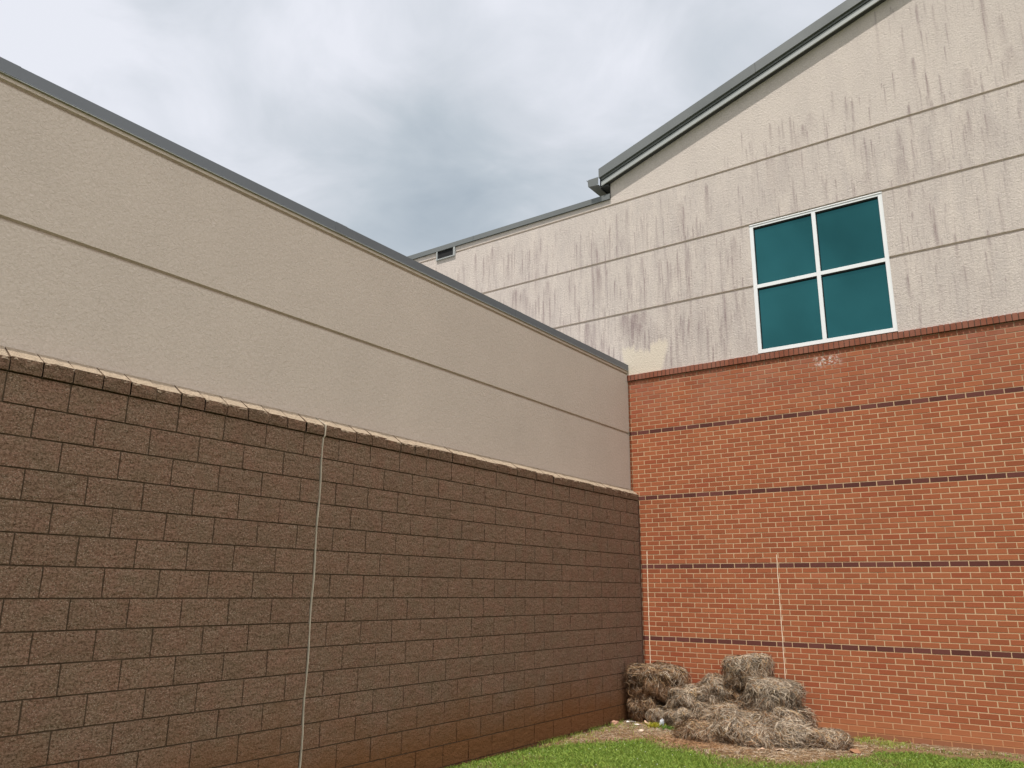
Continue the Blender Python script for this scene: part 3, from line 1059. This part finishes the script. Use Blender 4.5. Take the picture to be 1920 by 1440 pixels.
def make_bale(name, label, ctr, half, rot, n, grey=1.0, red=0.3, pw=3.6, lump=0.09, down=1.0, lean=0.0, group='pine straw bales heaped at the brick wall',
              len_=(0.07, 0.17), category='straw bale', swirl=0.0):
    if name == 'split_pine_straw_bale':
        swirl, down, n = 1.3, 0.3, int(n * 1.7)
    else:
        n = int(n * 1.6)
    len_ = (0.05, 0.125)
    cx, cy, cz = ctr
    h = np.array(half)
    sd = RNG.uniform(0, 6, 6)
    ca, sa = math.cos(rot), math.sin(rot)
    cl_, sl_ = math.cos(lean), math.sin(lean)

    def surf(d, scale=1.0):
        d = d / (np.linalg.norm(d, axis=-1, keepdims=True) + 1e-9)
        r = (np.abs(d / h) ** pw).sum(-1) ** (-1 / pw)
        r = r * (1 + lump * (np.sin(d[..., 0] * 4 + sd[0]) * np.cos(d[..., 1] * 3.3 + sd[1]) + 0.6 * np.sin(d[..., 2] * 6 + d[..., 0] * 5 + sd[2])
                             + 0.4 * np.sin(d[..., 1] * 9 + d[..., 2] * 8 + sd[3])))
        return d * r[..., None] * np.asarray(scale)[..., None] if np.ndim(scale) else d * r[..., None] * scale

    def world(q):
        # lean about y, then turn about z
        x = q[..., 0] * cl_ + q[..., 2] * sl_
        z = -q[..., 0] * sl_ + q[..., 2] * cl_
        y = q[..., 1]
        X = x * ca - y * sa + cx
        Y = x * sa + y * ca + cy
        Z = z + cz + G
        gh = ground_h(X, Y)
        Z = np.maximum(Z, gh + 0.004)
        Y = np.minimum(Y, -0.012)
        X = np.maximum(X, 0.014)
        return np.stack([X, Y, Z], -1)
    # core
    nu_, nv_ = 40, 24
    U = np.linspace(0, 2 * math.pi, nu_, endpoint=False)
    Vv = np.linspace(-math.pi / 2 + 0.02, math.pi / 2 - 0.02, nv_)
    UU, VV = np.meshgrid(U, Vv, indexing='ij')
    D = np.stack([np.cos(VV) * np.cos(UU), np.cos(VV) * np.sin(UU), np.sin(VV)], -1)
    Pc = world(surf(D, 0.73)).reshape(-1, 3)
    idx = np.arange(nu_ * nv_).reshape(nu_, nv_)
    nxt = np.roll(idx, -1, axis=0)
    Fc = np.stack([idx[:, :-1].ravel(), nxt[:, :-1].ravel(), nxt[:, 1:].ravel(), idx[:, 1:].ravel()], 1)
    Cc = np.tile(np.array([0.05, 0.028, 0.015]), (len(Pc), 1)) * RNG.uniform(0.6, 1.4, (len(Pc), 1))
    # needles in small bundles that share a direction
    nb = n // 7
    d0 = RNG.normal(size=(nb, 3))
    d0[:, 2] = np.where(d0[:, 2] < -0.6, -d0[:, 2], d0[:, 2])
    q0 = surf(d0)
    q0 = np.repeat(q0, 7, axis=0) + RNG.normal(size=(nb * 7, 3)) * 0.014
    tb = np.repeat(RNG.normal(size=(nb, 3)), 7, axis=0) + RNG.normal(size=(nb * 7, 3)) * 0.35
    up = q0 / h
    topness = np.clip(up[:, 2:3], 0, 1)
    if swirl:
        fld = np.stack([np.sin(q0[:, 1] * 9 + sd[4]) + np.cos(q0[:, 2] * 11), np.cos(q0[:, 0] * 8 + sd[5]), 0.4 * np.sin(q0[:, 0] * 7 + q0[:, 1] * 9)], 1)
        tb += fld * swirl
    tb[:, 2] -= down * 1.5 * (1 - topness[:, 0] ** 2)
    tb /= np.linalg.norm(tb, axis=1, keepdims=True)
    L = RNG.uniform(len_[0], len_[1], (nb * 7, 1))
    k = 5
    pts = []
    q = q0.copy()
    lay = np.repeat(RNG.uniform(0.74, 1.05, nb), 7) + RNG.uniform(-0.04, 0.04, nb * 7)
    ends = RNG.uniform(0.0, 0.11, nb * 7) * (RNG.random(nb * 7) < 0.3)
    for i in range(k):
        sc = lay + ends * (i / (k - 1)) ** 2 - (0.015 if i == 0 else 0)
        pts.append(surf(q, sc))
        nrm = q / np.linalg.norm(q, axis=1, keepdims=True)
        tt = tb - (tb * nrm).sum(1, keepdims=True) * nrm
        tt /= np.linalg.norm(tt, axis=1, keepdims=True) + 1e-6
        q = q + tt * L / (k - 1)
        tb = tb * 0.85 + RNG.normal(size=tb.shape) * 0.27
        tb[:, 2] -= 0.10 * down
    P = world(np.stack(pts, 1))
    zr = q0[:, 2] / h[2]
    col = bale_colors(len(q0), grey, red, zr)
    # weathered crown is greyer; sheltered sides keep the brown of fresh straw
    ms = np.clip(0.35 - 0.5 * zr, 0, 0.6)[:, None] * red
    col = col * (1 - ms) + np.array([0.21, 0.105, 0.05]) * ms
    nr = surf(q0)
    nr /= np.linalg.norm(nr, axis=1, keepdims=True)
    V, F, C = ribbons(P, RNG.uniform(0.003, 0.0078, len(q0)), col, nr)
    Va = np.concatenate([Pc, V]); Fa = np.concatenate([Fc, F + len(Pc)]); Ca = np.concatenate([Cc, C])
    ob = link_mesh(name, Va, Fa, M_NEEDLE, None, {'col': Ca}, False, False, loc=(cx, cy, max(0, cz - half[2] + G)))
    return tag(ob, label, category, group)


BN = 'pine_straw_bale'
make_bale(BN, 'large shaggy brown bale in the corner, resting on the leftmost bottom bale', (0.44, -0.40, -2.555), (0.41, 0.28, 0.235), 0.10, 9500, 0.6, 1.1, 4.2, 0.06)
make_bale(BN, 'dark brown bottom bale pressed into the corner against the block wall', (0.27, -0.42, -2.90), (0.25, 0.27, 0.20), 0.0, 5500, 0.4, 1.2, 3.2)
make_bale(BN, 'small straw clump on the ground in front of the dark corner bale', (0.47, -0.55, -2.96), (0.15, 0.13, 0.14), 0.3, 2400, 1.2, 0.2, 2.6)
make_bale(BN, 'grey tan bale in the second tier, just right of the large corner bale', (0.93, -0.48, -2.735), (0.32, 0.24, 0.18), -0.05, 6500, 1.4, 0.2, 3.4)
make_bale(BN, 'pale bottom bale beneath the grey tan second tier bale', (0.90, -0.56, -2.97), (0.36, 0.24, 0.16), 0.05, 6000, 1.8, 0.2, 3.0)
make_bale(BN, 'bale standing on end to the left of the topmost bale', (1.27, -0.42, -2.64), (0.20, 0.22, 0.24), 0.1, 6000, 1.5, 0.35, 3.0)
make_bale(BN, 'sagging bottom bale under the bale that stands on end', (1.33, -0.60, -2.92), (0.33, 0.25, 0.20), 0.1, 5500, 1.3, 0.5, 3.0)
make_bale(BN, 'topmost bale of the heap, rounded and grey with a dark red brown underside', (1.68, -0.34, -2.345), (0.30, 0.24, 0.205), 0.15, 7500, 1.8, 0.55, 4.6, 0.045, 1.0, -0.12)
make_bale(BN, 'red brown bale squeezed directly beneath the topmost bale', (1.60, -0.34, -2.76), (0.28, 0.24, 0.26), 0.0, 5500, 0.6, 0.9, 3.2)
make_bale(BN, 'rounded pale grey bale to the right of and below the topmost bale', (2.02, -0.44, -2.60), (0.33, 0.26, 0.205), -0.15, 8000, 2.2, 0.2, 4.2, 0.05, 1.0, 0.12)
make_bale(BN, 'slumped bottom bale at the right end of the stack against the brick', (2.08, -0.48, -2.90), (0.42, 0.30, 0.22), -0.1, 8000, 1.5, 0.4, 2.8)
SP = 'split_pine_straw_bale'
LG = 'split bales slumped on the ground in front of the stack'
make_bale(SP, 'broad tan mound of burst bale spread in front of the stack', (1.80, -1.02, -3.00), (0.60, 0.48, 0.28), -0.25, 12000, 1.1, 0.3, 2.2, 0.13, 0.8, 0.0, LG, (0.10, 0.22))
make_bale(SP, 'low red brown burst bale at the front left of the broad mound', (1.38, -1.20, -3.02), (0.36, 0.32, 0.16), 0.2, 6000, 0.5, 0.9, 2.2, 0.08, 0.8, 0.0, LG, (0.10, 0.2))
make_bale(SP, 'round grey lump of straw at the front of the broad mound', (2.08, -1.30, -3.00), (0.22, 0.18, 0.16), 0.4, 4200, 1.8, 0.4, 2.2, 0.05, 0.8, 0.0, LG, (0.10, 0.2))
make_bale(SP, 'silvery slope of straw between the round lump and the low bale at the right', (2.36, -0.92, -3.00), (0.30, 0.32, 0.22), -0.4, 5500, 2.4, 0.15, 2.2, 0.06, 0.8, 0.0, LG, (0.10, 0.2))
make_bale(SP, 'low oblong bale with dark hollow, rightmost of the whole heap', (2.72, -0.84, -3.00), (0.30, 0.17, 0.135), 0.42, 5500, 1.3, 0.6, 2.5, 0.07, 0.8, 0.0, LG, (0.08, 0.18))

# loose straw strewn on the soil
n = 15000
x = RNG.uniform(0.02, 5.2, n * 3)
y = RNG.uniform(-2.6, -0.02, n * 3)
heap = np.exp(-(((x - 1.6) / 1.15) ** 2 + ((y + 1.25) / 0.8) ** 2))
keep = (RNG.random(n * 3) < (0.18 + heap)) & (y > edge_y(x) - 0.06 - 0.15 * RNG.random(n * 3))
x, y = x[keep][:n * 2], y[keep][:n * 2]
n = len(x)
ang = RNG.uniform(0, math.pi, n)
L = RNG.uniform(0.04, 0.14, n)
k = 4
P = np.zeros((n, k, 3))
for i in range(k):
    s = (i / (k - 1) - 0.5) * L
    aa = ang + (i - 1.5) * RNG.uniform(-0.25, 0.25, n)
    P[:, i, 0] = np.maximum(0.01, x + s * np.cos(aa)); P[:, i, 1] = np.minimum(-0.01, y + s * np.sin(aa))
    hp = np.exp(-(((x - 1.6) / 1.15) ** 2 + ((y + 1.25) / 0.8) ** 2))
    P[:, i, 2] = ground_h(P[:, i, 0], P[:, i, 1]) + 0.003 + RNG.uniform(0, 0.022, n) * (0.3 + hp)
w = np.array([0.8, 1.0, 0.9, 0.9, 0.4, 1.0])
c = PAL[RNG.choice(6, size=n, p=w / w.sum())] * RNG.uniform(0.7, 1.2, (n, 1))
rd = (np.exp(-(((x - 1.3) / 0.7) ** 2 + ((y + 1.6) / 0.35) ** 2)) * 0.8)[:, None]
c = c * (1 - rd) + np.array([0.34, 0.17, 0.075]) * rd
V, F, C = ribbons(P, RNG.uniform(0.003, 0.006, n), c, np.tile([0, 0, 1.0], (n, 1)))
ls = link_mesh('loose_straw', V, F, M_NEEDLE, None, {'col': C}, False, False)
tag(ls, 'loose brown pine needles strewn over the bare soil along the walls', 'straw')
ls['kind'] = 'stuff'

# ------------------------------------------------------------------ lawn
def blades(x, y, hgt, wid, colr):
    n = len(x)
    a = RNG.uniform(0, 2 * math.pi, n)
    b = RNG.uniform(0.1, 0.9, n) * hgt
    k = 3
    P = np.zeros((n, k, 3))
    z0 = ground_h(x, y) - 0.004
    for i, t_ in enumerate((0, 0.55, 1.0)):
        P[:, i, 0] = x + np.cos(a) * b * t_ ** 1.8
        P[:, i, 1] = np.minimum(y + np.sin(a) * b * t_ ** 1.8, -0.004)
        P[:, i, 2] = z0 + hgt * t_ * (1 - 0.25 * t_)
    P[:, :, 0] = np.maximum(P[:, :, 0], 0.012)
    return ribbons(P, wid, colr)


def sample(n, xa, xb, ya, yb):
    x = RNG.uniform(xa, xb, n); y = RNG.uniform(ya, yb, n)
    m = y < edge_y(x) + 0.06 * RNG.normal(size=n)
    return x[m], y[m]


xa, ya = sample(210000, 0.01, 6.5, -5.2, -0.1)
m = ya < (-4.9 + xa * 0.86 + 0.9) * 1.0 + 9
# dense where the camera sees it, thinner away from it
vis = (ya > -4.9 + 0.80 * xa)
keep = vis | (RNG.random(len(xa)) < 0.42)
xa, ya = xa[keep], ya[keep]
xb_, yb_ = sample(130000, 0.01, 11, -10, -0.1)
xx = np.concatenate([xa, xb_]); yy = np.concatenate([ya, yb_])
n = len(xx)
patch = np.array([mn.noise(Vector((a * 1.6, b * 1.6, 4))) for a, b in zip(xx[::1], yy[::1])])
dry = np.clip((patch - 0.12) * 3, 0, 1) * 0.6 + np.clip(1 - (edge_y(xx) - yy) / 0.25, 0, 1) * 0.45
hh = RNG.uniform(0.016, 0.052, n) * (1 + 0.25 * patch)
g1 = np.array([0.13, 0.235, 0.03]); g2 = np.array([0.34, 0.42, 0.08]); g3 = np.array([0.30, 0.25, 0.10])
mix = RNG.random((n, 1))
cc = 1.12 * g1 * (1 - mix) + g2 * mix
dm = (RNG.random(n) < dry * 0.6)[:, None]
cc = np.where(dm, g3 * RNG.uniform(0.7, 1.2, (n, 1)), cc) * RNG.uniform(0.75, 1.25, (n, 1))
V1, F1, C1 = blades(xx, yy, hh, RNG.uniform(0.004, 0.013, n), cc)
# tufts against the walls and around the soil
tx, ty = [], []
for (cx_, cy_, r_t, nn_) in ((2.98, -0.12, 0.10, 260), (3.32, -0.30, 0.12, 300), (0.05, -1.05, 0.10, 120), (0.06, -1.5, 0.10, 130), (0.05, -2.0, 0.12, 160),
                             (0.05, -2.5, 0.14, 260), (0.35, -0.95, 0.16, 60), (0.15, -1.25, 0.3, 90), (0.9, -1.2, 0.25, 60)):
    tx.append(cx_ + RNG.normal(size=nn_) * r_t); ty.append(np.minimum(cy_ + RNG.normal(size=nn_) * r_t, -0.02))
tx, ty = np.maximum(np.concatenate(tx), 0.02), np.concatenate(ty)
V2, F2, C2 = blades(tx, ty, RNG.uniform(0.02, 0.07, len(tx)), RNG.uniform(0.004, 0.008, len(tx)), g2 * RNG.uniform(0.6, 1.3, (len(tx), 1)))
# clover heads: tiny white tufts standing just above the blades
nf = 130
fx, fy = sample(nf * 2, 0.1, 6, -5, -0.3)
nf = len(fx)
fz = ground_h(fx, fy) + RNG.uniform(0.035, 0.06, nf)
P = np.zeros((nf * 5, 2, 3))
for q in range(5):
    d = RNG.normal(size=(nf, 3)); d /= np.linalg.norm(d, axis=1, keepdims=True)
    c0 = np.stack([fx, fy, fz], 1)
    P[q * nf:(q + 1) * nf, 0] = c0 - d * 0.005
    P[q * nf:(q + 1) * nf, 1] = c0 + d * 0.005
V3, F3, C3 = ribbons(P, np.full(nf * 5, 0.006), np.tile([0.72, 0.74, 0.6], (nf * 5, 1)))
V = np.concatenate([V1, V2, V3]); F = np.concatenate([F1, F2 + len(V1), F3 + len(V1) + len(V2)]); C = np.concatenate([C1, C2, C3])
gs = link_mesh('grass', V, F, M_GRASS, None, {'col': C}, False, False)
tag(gs, 'short green lawn dotted with white clover at the foot of the walls', 'grass')
gs['kind'] = 'stuff'

# ------------------------------------------------------------------ small litter
def rock(name, label, cat, ctr, half, col, seed, rough=0.25, group=None):
    import bmesh
    bm = bmesh.new()
    bmesh.ops.create_icosphere(bm, subdivisions=3, radius=1.0)
    for v in bm.verts:
        q = v.co.copy()
        nrm = (abs(q.x) ** 3 + abs(q.y) ** 3 + abs(q.z) ** 3) ** (-1 / 3)
        q *= nrm * (1 + rough * mn.noise(q * 1.6 + Vector((seed, 0, 0))) + 0.08 * mn.noise(q * 5))
        v.co = Vector((q.x * half[0], q.y * half[1], q.z * half[2]))
    me = bpy.data.meshes.new(name)
    bm.to_mesh(me); bm.free()
    me.materials.append(mat_plain(name + '_surface', col, 0.9, 0, 0.25, 30, 0.1))
    ob = bpy.data.objects.new(name, me)
    COL.objects.link(ob)
    gh = float(ground_h(np.array(ctr[0]), np.array(ctr[1])))
    ob.location = (ctr[0], ctr[1], gh + half[2] * 0.75)
    ob.rotation_euler = (0, 0, seed)
    return tag(ob, label, cat, group)


rock('brick_chunk', 'salmon brick chunk on bare soil beside the brown block wall', 'rubble', (0.075, -1.03), (0.055, 0.04, 0.032), (0.38, 0.215, 0.15), 1.3)
rock('clay_clod', 'flat orange clay clod at the right edge of the straw heap', 'rubble', (3.07, -0.95), (0.085, 0.05, 0.02), (0.27, 0.14, 0.08), 2.1)


def scrap(name, label, cat, x, y, sx, sy, lift, rot, col, seed):
    nx, ny = 9, 6
    U, Vv = np.meshgrid(np.linspace(-1, 1, nx), np.linspace(-1, 1, ny), indexing='ij')
    edge = 1 + 0.18 * np.sin(U * 5 + seed) * np.cos(Vv * 4 + seed)
    lx, ly = U * sx * edge, Vv * sy * edge
    X = x + lx * math.cos(rot) - ly * math.sin(rot)
    Y = y + lx * math.sin(rot) + ly * math.cos(rot)
    Z = ground_h(X, Y) + 0.012 + lift * (0.5 + 0.5 * np.sin(U * 2.2 + seed) * np.cos(Vv * 1.7 + seed * 2))
    idx = np.arange(nx * ny).reshape(nx, ny)
    F = np.stack([idx[:-1, :-1].ravel(), idx[1:, :-1].ravel(), idx[1:, 1:].ravel(), idx[:-1, 1:].ravel()], 1)
    zb = float(ground_h(np.array(x), np.array(y)))
    ob = link_mesh(name, np.stack([X.ravel(), Y.ravel(), Z.ravel()], 1), F, mat_plain(name + '_surface', col, 0.6, 0, 0.15, 25), None, None, True, False, loc=(x, y, zb))
    sm = ob.modifiers.new('thick', 'SOLIDIFY'); sm.thickness = 0.002
    return tag(ob, label, cat)


scrap('paper_scrap', 'torn white scrap lying at the foot of the dark corner bale', 'litter', 0.20, -0.80, 0.06, 0.02, 0.02, 0.3, (0.62, 0.60, 0.58), 1.0)
scrap('paper_scrap', 'thin pale scrap between the brick chunk and the yellow green weed', 'litter', 0.36, -0.93, 0.055, 0.012, 0.015, -0.3, (0.6, 0.55, 0.5), 2.0)
scrap('dry_leaf', 'curled tan leaf left of the yellow green weed', 'leaf', 0.45, -0.84, 0.06, 0.02, 0.05, -0.7, (0.48, 0.33, 0.22), 3.3)
scrap('dry_leaf', 'pale curled leaf on soil nearest the lawn', 'leaf', 0.56, -1.25, 0.045, 0.014, 0.02, 0.2, (0.55, 0.42, 0.32), 4.1)
scrap('dry_leaf', 'curled beige leaves in front of the silvery straw slope', 'leaf', 2.40, -1.48, 0.05, 0.03, 0.03, 0.6, (0.5, 0.36, 0.26), 5.2)
scrap('dry_leaf', 'small brown leaf in front of the round grey straw lump', 'leaf', 2.22, -1.58, 0.04, 0.02, 0.03, 1.2, (0.42, 0.28, 0.19), 6.2)

# crumpled clear plastic piece standing among the weeds
import bmesh as _b
bm = _b.new()
_b.ops.create_icosphere(bm, subdivisions=3, radius=1)
for v in bm.verts:
    q = v.co
    k = 1 + 0.35 * mn.noise(q * 2.3)
    v.co = Vector((q.x * 0.028 * k, q.y * 0.018 * k, q.z * 0.055 * k))
me = bpy.data.meshes.new('plastic_scrap')
bm.to_mesh(me); bm.free()
me.materials.append(mat_plain('crumpled_plastic', (0.62, 0.64, 0.68), 0.25, 0, 0.2, 30, 0.6))
ps = bpy.data.objects.new('plastic_scrap', me)
COL.objects.link(ps)
ps.location = (0.665, -0.84, float(ground_h(np.array(.665), np.array(-.84))) + 0.055)
ps.rotation_euler = (0.2, 0.25, 0.4)
tag(ps, 'crumpled whitish plastic piece standing between the two weeds', 'litter')


def weed(label, cx_, cy_, n, r, hmax, c1, c2):
    x = np.full(n, cx_) + RNG.normal(size=n) * r * 0.5
    y = np.full(n, cy_) + RNG.normal(size=n) * r * 0.4
    a = RNG.uniform(0, 2 * math.pi, n)
    L = RNG.uniform(0.3, 1.0, n) * hmax
    P = np.zeros((n, 4, 3))
    z0 = ground_h(x, y)
    for i, t_ in enumerate((0, 0.33, 0.7, 1.0)):
        P[:, i, 0] = x + np.cos(a) * L * 0.8 * t_
        P[:, i, 1] = y + np.sin(a) * L * 0.8 * t_
        P[:, i, 2] = z0 + L * (t_ - 0.35 * t_ * t_)
    mx = RNG.random((n, 1))
    V, F, C = ribbons(P, RNG.uniform(0.010, 0.020, n), np.array(c1) * mx + np.array(c2) * (1 - mx))
    ob = link_mesh('weed', V, F, M_GRASS, None, {'col': C}, False, False, loc=(cx_, cy_, float(ground_h(np.array(cx_), np.array(cy_)))))
    return tag(ob, label, 'plant')


weed('yellow green weed left of the plastic scrap below the bales', 0.57, -0.90, 90, 0.09, 0.11, (0.30, 0.32, 0.03), (0.42, 0.36, 0.03))
weed('bright green weed right of the plastic scrap below the bales', 0.80, -0.90, 90, 0.10, 0.09, (0.12, 0.24, 0.04), (0.20, 0.32, 0.06))
